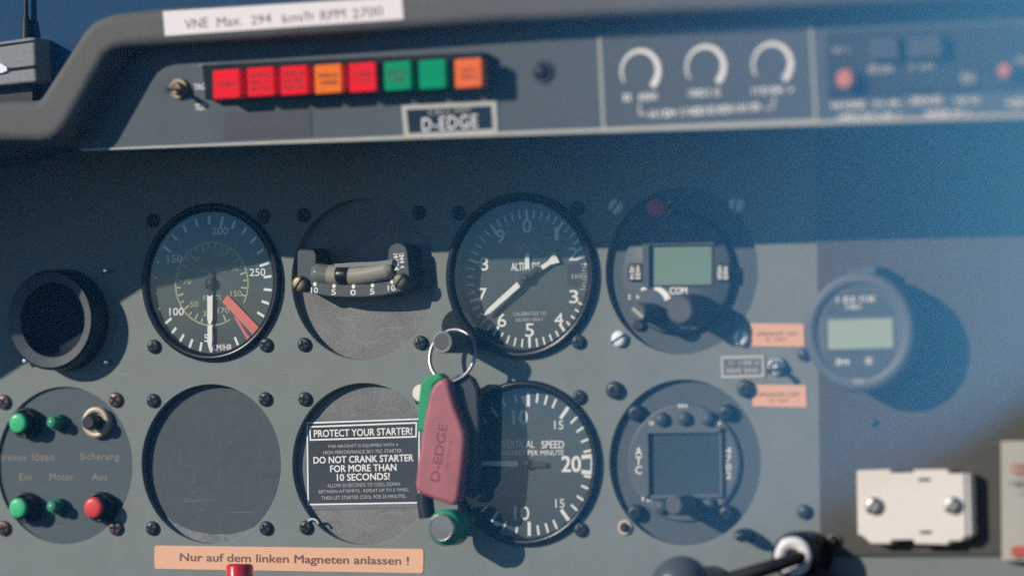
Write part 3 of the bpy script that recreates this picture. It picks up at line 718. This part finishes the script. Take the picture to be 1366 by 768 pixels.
# com radio
t = Thing('com_radio', 'round communication radio with green screen and two black knobs', 'radio', *HOLES['com'])
b = MB(); b.disc(0, 0, 42, -3.0, DISC, 96); b.lathe(0, 0, [(42, -3.0), (42, -4.4)], DISC); t.part('flange', b)
fu, fv = t.p(903, 365, 0)
b = MB(); b.lathe(fu, fv, [(29.3, -3.2), (29.3, -2.7), (28.0, -2.7), (28.0, -3.1)], DEEP, 96); b.lathe(fu, fv, [(28.2, -3), (28.2, 0.2), (27.6, 0.8), (0.01, 0.8)], mat('radio face', (0.090, 0.108, 0.115), 0.5, vary=0.06, scale=700), 96); t.part('face', b)  # black ring paints the shadow in the gap round the face
b = MB(); b.prism(t.P((857, 322), (953, 321), (953, 383), (857, 383), h=1), 0.7, 1.0, BLACK)
b.prism(t.P((866, 328), (949, 326.5), (949, 379), (867, 380.5), h=1.2), 0.9, 1.1, LCD)
for q in (((857, 322), (953, 320.5), (953, 326), (857, 327.5)), ((857, 327.5), (865.5, 327.3), (865.5, 383), (857, 383))): b.prism(t.P(*q, h=3), 1.0, 3.0, DISC)
t.part('screen', b)
for px, py in ((847, 363), (964, 363)):
    b = MB(); u, v = t.p(px, py, 2); k = sz(px, py); b.rrect(u, v, 19*k[0], 24*k[1], 1.2, 0.8, 2.4, BLACK, 0.4); o = t.part('side_button', b)
    b = MB(); t.smd(b, px-4, py, 18, 6, 2.5, WHITE, 90); t.smd(b, px+4, py, 18, 6, 2.5, WHITE, 90); t.part('lettering', b, o)
b = MB(); t.txt(b, 'COM', 905, 387.5, 23, 9.5, 0.95, WHITE, 0.03)
t.smd(b, 846, 396, 15, 6, 0.95, WHITE); t.smd(b, 914, 435, 13, 7, 0.95, WHITE)
for px, py, wp, hp in ((890, 302, 16, 5), (917, 302, 16, 5), (906, 317, 34, 4), (845, 304, 12, 4), (966, 304, 10, 4)): t.smd(b, px, py, wp, hp, 0.95, DIMP)
u, v = t.p(868, 410, 0.9); b.arc(u, v, 8.0, 11.2, -30, 68, 0.95, WHITE, 24, 0.4); t.part('markings', b)
for px, py, r, hh in ((851, 417, 4.6, 18.0), (907, 413, 7.2, 23.0)):
    u, v = t.p(px, py, hh); b = MB(); b.knob(u, v, r, 0.8, hh, GREYK, 1.0, r1=r*0.93)
    for i in range(18):
        a = 20*i; b.bar(u, v, a, r*0.90, r*1.04, 0.8, 0.8, hh-2, GREYK, hh-4)
    if r < 5: b.bar(u, v, 130, -3.4, 3.4, 1.4, 1.4, hh+0.3, CREAM, 0.3)
    t.part('knob', b)
u, v = t.p(848, 433, 1); b = MB(); b.lathe(u, v, [(3.0, -2.9), (3.0, -1), (2.2, 0)], STEEL, 6, False); b.disc(u, v, 2.2, 0, BLACK, 6); t.part('jack', b)
b = MB(); u, v = t.p(875, 277, 2); b.knob(u, v, 4.6, -3, 3, mat('dull red cap', (0.60, 0.06, 0.08), 0.5), 0.8); b.bar(u+6, v+2.6, 60, -1.5, 1.5, 1.2, 1.2, 0.6, FADED); b.bar(u+6, v-2.4, 60, -1.5, 1.5, 1.2, 1.2, 0.6, FADED); t.part('red_cap', b)
for px, py, ro in ((823, 276, 40), (984, 273, 10), (827, 452, 60), (990, 451, 10)): screw(t, px, py, 3.9, ZINC, 0.05, 2.8, 'slot', ro)

# transponder
t = Thing('transponder', 'round transponder unit with blank dark square screen and ATC lettering', 'transponder', *HOLES['atc'])
b = MB(); b.disc(0, 0, 42, -3.0, DISC, 96); b.lathe(0, 0, [(42, -3.0), (42, -4.4)], DISC); t.part('flange', b)
b = MB(); u, v = t.p(911, 617, -1); fs_ = mat('transponder face', (0.085, 0.105, 0.112), 0.5, vary=0.06, scale=700)
b.prism([(u+29.5*math.cos(R(a))*(1.0 if True else 1), v+28*math.sin(R(a))) for a in range(0, 360, 6)], -3, -1.2, fs_, 1.5); t.part('face', b)
b = MB(); b.prism(t.P((862, 573), (961, 572), (962, 661), (863, 663), h=-0.9), -1.2, -1.0, DEEP); b.prism(t.P((866, 577), (957, 576), (958, 658), (867, 659), h=-0.8), -1.0, -0.85, LCDD)
for q in (((861, 571), (963, 570), (959, 577), (865, 578)), ((861, 571), (865.5, 578), (866.5, 659), (862, 665))): b.prism(t.P(*q, h=0.5), -1.2, 1.2, fs_, 0.2)
for q in (((963, 570), (964.5, 663), (959.5, 658), (958.5, 577)), ((862, 665), (964.5, 663), (959.5, 658), (866.5, 659.5))): b.prism(t.P(*q, h=0.0), -1.2, 0.3, fs_, 0.2)
t.part('screen', b)
b = MB()
for i, ch in enumerate('ATC'): t.txt(b, ch, 852, 601.5+i*12.5, 8.5, 10.5, -1.05, WHITE, 0.02)
for i, ch in enumerate('4702'): t.txt(b, ch, 972, 600.5+i*11, 7, 9, -1.05, WHITE, 0.01)
for px, py, wp, hp in ((912, 541, 15, 5), (867, 564, 10, 6), (958, 564, 8, 6), (864, 665, 15, 6), (930, 667, 7, 6), (957, 670, 7, 11)): t.smd(b, px, py, wp, hp, -1.0, WHITE)
t.part('lettering', b)
for px, py in ((882, 559), (912, 558), (944, 558.5), (882, 676), (946, 673)):
    b = MB(); u, v = t.p(px, py, 0.5); b.lathe(u, v, [(3.4, -1.2), (3.3, 0.6), (2.6, 1.5), (0.01, 1.8)], DISC, 28); t.part('push_button', b)
b = MB(); u, v = t.p(899, 674, 17); b.knob(u, v, 5.0, -1.2, 17, GREYK, 1.0, r1=4.6); t.part('knob', b)
for px, py in ((851, 550.5), (972, 550), (850.5, 683), (972, 684)): screw(t, px, py, 4.0, SCREW, -3, 4.5, 'hex')
for px, py in ((821, 520), (995.5, 518)): screw(t, px, py, 4.2, SCREW, 0.05, 3.4, 'hex')

# ------------------------------------------------------------------ stickers and plates
def sticker(name, label, q, lines, mt, ink, h=0.3, h0=0.05, cat='sticker', rot=0.0):
    cxp = sum(p[0] for p in q)/4; cyp = sum(p[1] for p in q)/4
    t = Thing(name, label, cat, cxp, cyp)
    o = t.P(*q, h=h); b = MB()
    rad = 1.6 if q[1][0]-q[0][0] > 200 else 0.5; oo = []
    for i in range(4):
        p0, p1, p2 = Vector(o[i-1]), Vector(o[i]), Vector(o[(i+1) % 4])
        a_ = p1+(p0-p1).normalized()*rad; c_ = p1+(p2-p1).normalized()*rad
        for f_ in (0, .25, .5, .75, 1): oo.append(tuple(a_*(1-f_)**2+p1*2*f_*(1-f_)+c_*f_*f_))
    b.prism(oo, h0, h, mt); t.part('tape', b); b = MB()
    for s_, px, py, wp, hp, bo in lines: t.txt(b, s_, px, py, wp, hp, h+0.05, ink, bo, rot)
    t.part('lettering', b); return t
sticker('orange_sticker', 'long orange sticker reading Nur auf dem linken Magneten anlassen', [(206, 727), (565, 731.5), (564.5, 764), (206, 758)],
        [('Nur auf dem linken Magneten anlassen !', 391, 746.5, 305, 14, 0.03)], ORANGE, mat('sticker print', (0.20, 0.10, 0.075), 0.7), rot=-0.5)
sticker('orange_sticker', 'small orange sticker above the toggle switch beside the radio', [(1000, 431), (1072, 432), (1073, 462), (1002, 461.5)], [('SPEAKER ON', 1036, 445, 54, 6, 0), ('IC OFF', 1035, 453, 26, 5, 0)], ORANGE, INK)
sticker('orange_sticker', 'small orange sticker below the toggle switch beside the transponder', [(1003, 513), (1075, 513.5), (1076, 543), (1004, 541.5)], [('SPEAKER OFF', 1039, 526, 56, 6, 0), ('IC ON', 1039, 534, 24, 5, 0)], ORANGE, INK)
t = Thing('engraved_plate', 'small grey engraved plate with pale border left of the toggle switch', 'plate', 992, 488)
b = MB(); q = t.P((962, 475), (1020, 473.5), (1021, 503), (963, 504.5)); b.prism(q, 0.05, 0.5, mat('engraved grey', (0.12, 0.13, 0.125), 0.5, vary=0.1), 0.1); edge(q, 1.3, 0.65, b, CREAM); t.part('plate', b)
b = MB(); t.smd(b, 991, 483.5, 42, 6, 0.6, FADED); t.smd(b, 991, 494, 44, 6, 0.6, FADED); t.part('lettering', b)
toggle('toggle_switch', 'small steel toggle switch between the two little orange stickers', 1037, 488, 0.0, (1026, 496, 11), STEEL, 4.6)

# loose panel screws
for lab, px, py, r, mt, hh, kd in (('dark screw under the upper small orange sticker', 1073, 472.5, 3.0, SCREW, 2.0, 'none'), ('dark panel screw right of the transponder', 1074, 682, 3.4, SCREW, 2.2, 'none'),
        ('tiny dark rivet on the dark side panel above the white bracket', 1165.5, 563.5, 1.8, SCREW, 1.2, 'none'),
        ('tall bright tipped stud casting a long shadow by the transponder', 998, 713, 3.2, SCREW, 12.0, 'none')):
    t = Thing('panel_screw', lab, 'screw', px, py, 1.65 if px > 1090 else 0.0, 'loose screws on the panel')
    b = MB(); b.lathe(0, 0, [(r, 0.02), (r, hh*0.6), (r*0.8, hh*0.9), (0.01, hh)], mt, 28); t.part('head', b)
    if hh > 5:
        b = MB(); b.lathe(0, 0, [(r*0.55, hh*0.9), (r*0.5, hh+1.0), (0.01, hh+1.4)], STEEL, 20); t.part('tip', b)
for lab, px, py, h0, ringm in (('peach ringed screw hole at lower left of the transponder', 834.5, 703, 0.05, mat('peach washer', (0.62, 0.45, 0.33), 0.5)), ('brass ringed bolt in the lower corner of the dark side panel', 1113.5, 721, 1.65, OLIVE)):
    t = Thing('washer_bolt', lab, 'bolt', px, py, h0)
    b = MB(); b.lathe(0, 0, [(3.7, 0), (3.6, 0.8), (2.2, 0.9), (2.2, 0.2)], ringm, 32); t.part('washer', b)
    b = MB(); b.lathe(0, 0, [(2.2, 0.05), (2.1, 2.4), (1.4, 3.0), (0.01, 3.0)], BLACK, 6, False); t.part('bolt', b)

# ------------------------------------------------------------------ clip-on clock
HC = 23.0
t = Thing('digital_clock', 'round grey digital clock with pale screen standing off the dark side panel', 'clock', 1145.5, 442.5, HC)
CL = mat('clock grey', (0.105, 0.120, 0.130), 0.5, vary=0.08, scale=500, bump=0.15)
b = MB(); b.lathe(0, 0, [(26, -12), (27.6, -11), (27.6, -2), (27.0, -0.7), (25.8, 0), (21.5, 0), (21.0, -0.8)], CL, 80); b.disc(0, 0, 21.1, -0.8, CL, 64); t.part('case', b)
b = MB(); b.prism(t.P((1130, 360), (1168, 356), (1172, 420), (1130, 420), h=-10), -HC+1.7, -10, CL, 1.0); b.lathe(0, 0, [(12, -HC+1.7), (12, -11)], BLACK, 40); t.part('mount', b)
b = MB(); b.prism(t.P((1100, 424), (1192, 421), (1193, 466), (1102, 469), h=-0.6), -0.8, -0.5, DISC, 0.1); b.prism(t.P((1104, 426.5), (1191, 424), (1192, 463.5), (1105, 466), h=-0.4), -0.6, -0.3, LCDP); t.part('screen', b)
b = MB(); n = 20
up = [(18.5*math.cos(R(20+i*140/n)), 18.5*math.sin(R(20+i*140/n))+1.5) for i in range(n+1)]; b.prism(up, -0.8, -0.5, DISC, 0.2)
dn = [(18.5*math.cos(R(200+i*140/n)), 18.5*math.sin(R(200+i*140/n))-2.5) for i in range(n+1)]; b.prism(dn, -0.8, -0.5, DISC, 0.2); t.part('button_field', b)
b = MB(); t.smd(b, 1129, 399.5, 26, 8, -0.4, WHITE); t.smd(b, 1157, 398.5, 20, 8, -0.4, WHITE); t.smd(b, 1141, 409, 26, 6, -0.4, WHITE); t.smd(b, 1124.5, 482.5, 18, 8, -0.4, WHITE); t.smd(b, 1162, 481, 14, 8, -0.4, WHITE); t.smd(b, 1144, 508, 18, 6, 0.1, FADED); t.part('lettering', b)

# ------------------------------------------------------------------ white bracket and detector card
t = Thing('mounting_bracket', 'white plastic bracket with two steel screws on the dark side panel', 'bracket', 1218, 675, 1.6)
H = 8.0
o = [(1142.5, 627), (1188, 625.5), (1189, 630.5), (1218, 630), (1219, 626), (1264, 625.5), (1266, 631), (1287, 631.5), (1289, 714), (1282, 721), (1267, 721), (1264, 726), (1220, 725), (1218, 719.5), (1190, 720), (1188, 725), (1162, 724.5), (1151, 715), (1144, 712)]
b = MB(); b.prism(t.P(*o, h=H), 0.1, H, IVORY, 0.6); t.part('body', b)
b = MB(); b.prism(t.P((1287, 632), (1294.5, 631), (1297, 712), (1290, 719), h=H-2), 0.1, H-1.0, IVORY, 0.5); t.part('side_rib', b)
b = MB()
for px, py in ((1233, 639.5), (1235, 709.5)): b.prism(t.P((px-8, py-1.8), (px+8, py-2.2), (px+8, py+1.8), (px-8, py+1.8), h=H+0.1), H-0.5, H+0.05, DEEP)
t.part('slot', b)
for px, py in ((1166, 674), (1271, 673)): screw(t, px, py, 4.1, mat('grey screw steel', (0.42, 0.42, 0.39), 0.45, metal=0.6, vary=0.15, scale=900), H, 2.6, 'slot', 35)

t = Thing('detector_card', 'greyish white rounded card with red lettering at the right edge', 'card', 1370, 668, 1.6)
b = MB(); H = 6.0
cs = []; W = 34.0
for i in range(9): pass
k = sz(1370, 668)
u0_, v1_ = t.p(1329, 588, H); u1_, v0_ = t.p(1329, 748, H); V0 = t.p(1332, 747, H)[1]; V1 = t.p(1332, 588, H)[1]
N = 24; vs = []; fs = []
for i in range(N+1):
    f_ = i/N; uu = u0_+f_*60; hh = 0.3+H*min(1, math.sqrt(max(0, 1-(1-min(1, f_*3.2))**2)))+1.0*math.sin(f_*math.pi)
    for vv in (V0, V1): vs.append((uu, vv, hh))
for i in range(N): fs.append([2*i, 2*i+2, 2*i+3, 2*i+1])
b.add(vs, fs, CARD, True); b.box(u0_+0.3, u0_+60, V0, V1, 0.05, 0.32, CARD); t.part('card', b)
b = MB(); H2 = 8.2
t.txt(b, 'CO', 1361, 625, 24, 15, H2, mat('card red', (0.50, 0.10, 0.06), 0.6), 0.03)
t.smd(b, 1366, 644, 36, 8, H2, mat('card ink', (0.16, 0.15, 0.16), 0.6)); t.smd(b, 1366, 657, 36, 4, H2, mat('card ink', (0, 0, 0)))
t.part('lettering', b); b = MB(); b.prism(t.P((1349, 728), (1400, 726), (1400, 741), (1349, 742), h=H2), H2-1, H2, mat('card red', (0, 0, 0))); t.part('red_block', b)

# ------------------------------------------------------------------ bottom controls
t = Thing('push_knob', 'bright red cylindrical button below the long orange sticker', 'button', *ref(312, 752, 30))
b = MB(); u, v = t.p(312, 779, 26); RC = mat('glossy red', (0.62, 0.015, 0.02), 0.3, coat=0.5)
kk = sz(312, 760, 20)[1]
b.tube([(u, v-12, 20), (u, v-6, 20), (u, v+27*kk-1.2, 20), (u, v+27*kk-0.3, 20), (u, v+27*kk, 20)], [6.6, 6.6, 6.6, 6.0, 5.0], RC, 40); t.part('cap', b)
t = Thing('control_knob', 'dull grey domed knob cut off by the bottom edge', 'knob', *ref(905, 785, 40))
b = MB(); u, v = t.p(905, 783, 40); b.lathe(u, v, [(9, 0), (9, 26), (13, 30), (14.6, 36), (13.6, 42), (10.0, 46), (5, 48), (0.01, 48.5)], mat('domed knob', (0.075, 0.085, 0.088), 0.35, vary=0.1), 48); t.part('dome', b)
t = Thing('lever_joint', 'black lever ending in a white ringed pivot at the lower right', 'lever', *ref(1057, 742, 20))
b = MB(); u, v = t.p(1058, 742, 20); b.lathe(u, v, [(11.6, 0.1), (11.6, 16), (11.0, 19), (9.4, 20), (8.4, 20)], BEZEL, 48); t.part('boss', b)
b = MB(); b.lathe(u, v, [(9.2, 20), (8.8, 21.2), (5.0, 21.2), (4.6, 20.2), (4.0, 20.2)], mat('white washer', (0.82, 0.76, 0.72), 0.35), 48); b.lathe(u, v, [(4.0, 20.2), (3.4, 18.5), (0.01, 18.5)], BRASS, 32); t.part('washer', b)
b = MB(); p0 = t.p(1066, 743, 30); p1 = t.p(1010, 761, 34); p2 = t.p(900, 795, 40)
b.tube([(p0[0], p0[1], 26), (p0[0]-1, p0[1]-0.4, 28), (p1[0], p1[1], 32), (p2[0], p2[1], 38)], [2.6, 3.0, 3.5, 3.8], BLACK, 20); t.part('rod', b)
b = MB(); p3 = t.p(1075, 760, 14); p4 = t.p(1120, 800, 14); b.tube([(p3[0], p3[1], 12), (p4[0], p4[1], 12)], [5.5, 6], BLACK, 20); t.part('stay', b)

# ------------------------------------------------------------------ key with tags, hanging from the altimeter knob
t = Thing('key_ring', 'steel split ring with pinkish red tag and green key holder hung on the knob', 'key ring', 606, 470, 12)
b = MB(); pts = []
cu_, cv_ = t.p(606.5, 474, 0)
for i in range(64):
    a = 2*math.pi*i/64; pts.append((cu_+12.0*math.cos(a), cv_+12.4*math.sin(a), 1.0-3.0*math.sin(a)))
b.tube(pts, 0.95, mat('ring steel', (0.42, 0.40, 0.40), 0.28, metal=0.9, vary=0.15, scale=900), 14, True); t.part('ring', b)
REDT = mat('pinkish red enamel', (0.38, 0.105, 0.12), 0.35, vary=0.2, scale=120, coat=0.7)
HT = 9.0
out = [(585, 507), (590, 504.5), (596, 505), (600, 510), (603, 524), (609, 545), (617, 565), (621, 578), (621.5, 592), (618, 630), (613.5, 662), (611.5, 669), (607, 673), (601, 673), (575, 664), (561, 658.5), (556, 654), (554.5, 646), (557, 622), (566, 561), (574, 523), (579, 512)]
b = MB(); b.prism(t.P(*out, h=HT), HT-6, HT, REDT, 2.3); tag_o = t.part('red_tag', b)
b = MB(); u, v = t.p(589, 602, HT+0.1); k = sz(589, 602, 34); b.text('D-EDGE', u-0.8, v-0.5, 78*k[1], 12*k[0], HT+0.06, mat('dark red print', (0.19, 0.045, 0.055), 0.4), 0.006, 80)
b.smudge(u+4.5, v-2, 40*k[1], 3.5*k[0], HT+0.06, mat('dark red print', (0, 0, 0)), 80); t.part('lettering', b, tag_o)
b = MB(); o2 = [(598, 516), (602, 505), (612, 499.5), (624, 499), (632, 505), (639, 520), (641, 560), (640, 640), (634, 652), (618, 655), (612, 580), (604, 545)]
b.prism(t.P(*o2, h=2), -2.0, 2.5, mat('smoked tag and shade', (0.028, 0.038, 0.041), 0.4, vary=0.1), 1.0); t.part('grey_tag_and_shade', b)  # second tag, drawn out downward to stand for shadow beside the red one
b = MB(); o3 = [(562, 545), (566, 512), (575, 501), (590, 498), (597, 503), (584, 512), (578, 540), (572, 575), (562, 575)]
b.prism(t.P(*o3, h=4), 0.0, 7.0, mat('green strap', (0.012, 0.30, 0.12), 0.4, vary=0.08), 1.0); t.part('green_strap', b)
b = MB(); u, v = t.p(563, 524, 0); b.knob(u, v, 4.2, -3.0, 1.0, IVORY, 0.8); t.part('ivory_stud', b)
b = MB(); u, v = t.p(569, 668, 4); u2, v2 = t.p(572, 690, 4); b.tube([(u, v+4, 4), (u, v, 4), (u2, v2, 4)], 4.0, BLACK, 20); t.part('black_neck', b)
u, v = t.p(590, 703.5, 15.0); b = MB(); GS = MATS['green strap']
b.lathe(u, v, [(0.01, 0), (7.4, 0.0), (8.6, 1.0), (8.6, 11.5), (8.0, 12.5), (6.8, 12.8)], GS, 48); t.part('green_cap', b)
b = MB(); b.lathe(u, v, [(6.9, 12.4), (6.9, 14.6), (6.3, 15.2), (6.0, 15.2), (5.8, 14.9)], MATS['ring steel'], 48); b.disc(u, v, 5.9, 14.9, mat('grey disc', (0.16, 0.17, 0.17), 0.4, metal=0.3, vary=0.1), 48); t.part('steel_button', b)

# ------------------------------------------------------------------ added blue volume, shaped to imitate sky reflected in the canopy
hz = bpy.data.materials.new('canopy glare volume'); hz.use_nodes = True
n = hz.node_tree; n.nodes.remove(n.nodes['Principled BSDF'])
pv = n.nodes.new('ShaderNodeVolumePrincipled')
pv.inputs['Color'].default_value = (0.125, 0.49, 0.92, 1)
pv.inputs['Absorption Color'].default_value = (1, 1, 1, 1)
pv.inputs['Density'].default_value = 52.0
n.links.new(pv.outputs[0], n.nodes['Material Output'].inputs['Volume'])
A_C = Vector((math.cos(YAW), math.sin(YAW))); A_D = Vector((-math.sin(YAW), math.cos(YAW)))
ORG = Vector((1176.4, -2256.5))
sec = []; N = 64
for i in range(N+1):
    s_ = -0.25+1.33*i/N
    q = max(0.0, s_)
    d = 1690+520*q**3
    px = 1400*s_
    sec.append((ORG + A_C*((px-683)/FPX*d) + A_D*d, px, d, 0.85+4.5*q**2.7))  # thickness grows to the right to shape the reflection's gradient
def rim(px):  # lower edge, cut where the imitated reflection turns dark
    k = [(-600, 960), (700, 850), (800, 800), (900, 762), (1000, 726), (1100, 678), (1200, 626), (1300, 576), (1366, 534), (1460, 470), (1700, 400)]
    for (a, x), (b_, y) in zip(k, k[1:]):
        if a <= px <= b_: return x+(y-x)*(px-a)/(b_-a)
    return 900
vs = []; fs = []; rows = 8
lift = [0.0, 4.0, 9.0, 15.0, 22.0, 30.0, 60.0, 110.0]; feather = [0.06, 0.25, 0.5, 0.72, 0.88, 1.0, 1.0, 1.0, 1.0]   # thickness faded so the imitated reflection ends softly below
for i, (p, px, d, th) in enumerate(sec):
    tg = (sec[min(i+1, N)][0]-sec[max(i-1, 0)][0]).normalized(); nn = Vector((-tg.y, tg.x))
    zb = -19.7+d*(math.tan(PITCH)+(384-rim(px))/FPX); zt = -19.7+d*(math.tan(PITCH)+(384+260)/FPX)
    for side in (0, 1):
        for j in range(rows+1):
            pp = p+nn*(th*feather[j]*(side-0.5)); vs.append((pp.x*MM, pp.y*MM, (zt if j == rows else zb-8+lift[j])*MM))
W_ = 2*(rows+1)
for i in range(N):
    a, b_ = i*W_, (i+1)*W_
    for j in range(rows):
        fs.append([a+j, a+j+1, b_+j+1, b_+j]); fs.append([a+rows+1+j, b_+rows+1+j, b_+rows+2+j, a+rows+2+j])
    fs.append([a, b_, b_+rows+1, a+rows+1]); fs.append([a+rows, a+2*rows+1, b_+2*rows+1, b_+rows])
for e in (0, N):
    a = e*W_
    for j in range(rows): fs.append([a+j, a+rows+1+j, a+rows+2+j, a+j+1] if e == 0 else [a+j, a+j+1, a+rows+2+j, a+rows+1+j])
me = bpy.data.meshes.new('glare'); me.from_pydata(vs, [], fs); me.materials.append(hz)
import bmesh
bm = bmesh.new(); bm.from_mesh(me); bmesh.ops.recalc_face_normals(bm, faces=bm.faces[:]); bm.to_mesh(me); bm.free(); me.update()
ho = bpy.data.objects.new('glare', me); COL.objects.link(ho)
ho['kind'] = 'stuff'; ho['label'] = 'added blue haze in the curved canopy before the right-hand instruments'; ho['category'] = 'glare'

bpy.data.objects['key_ring'].location.x -= 0.0007
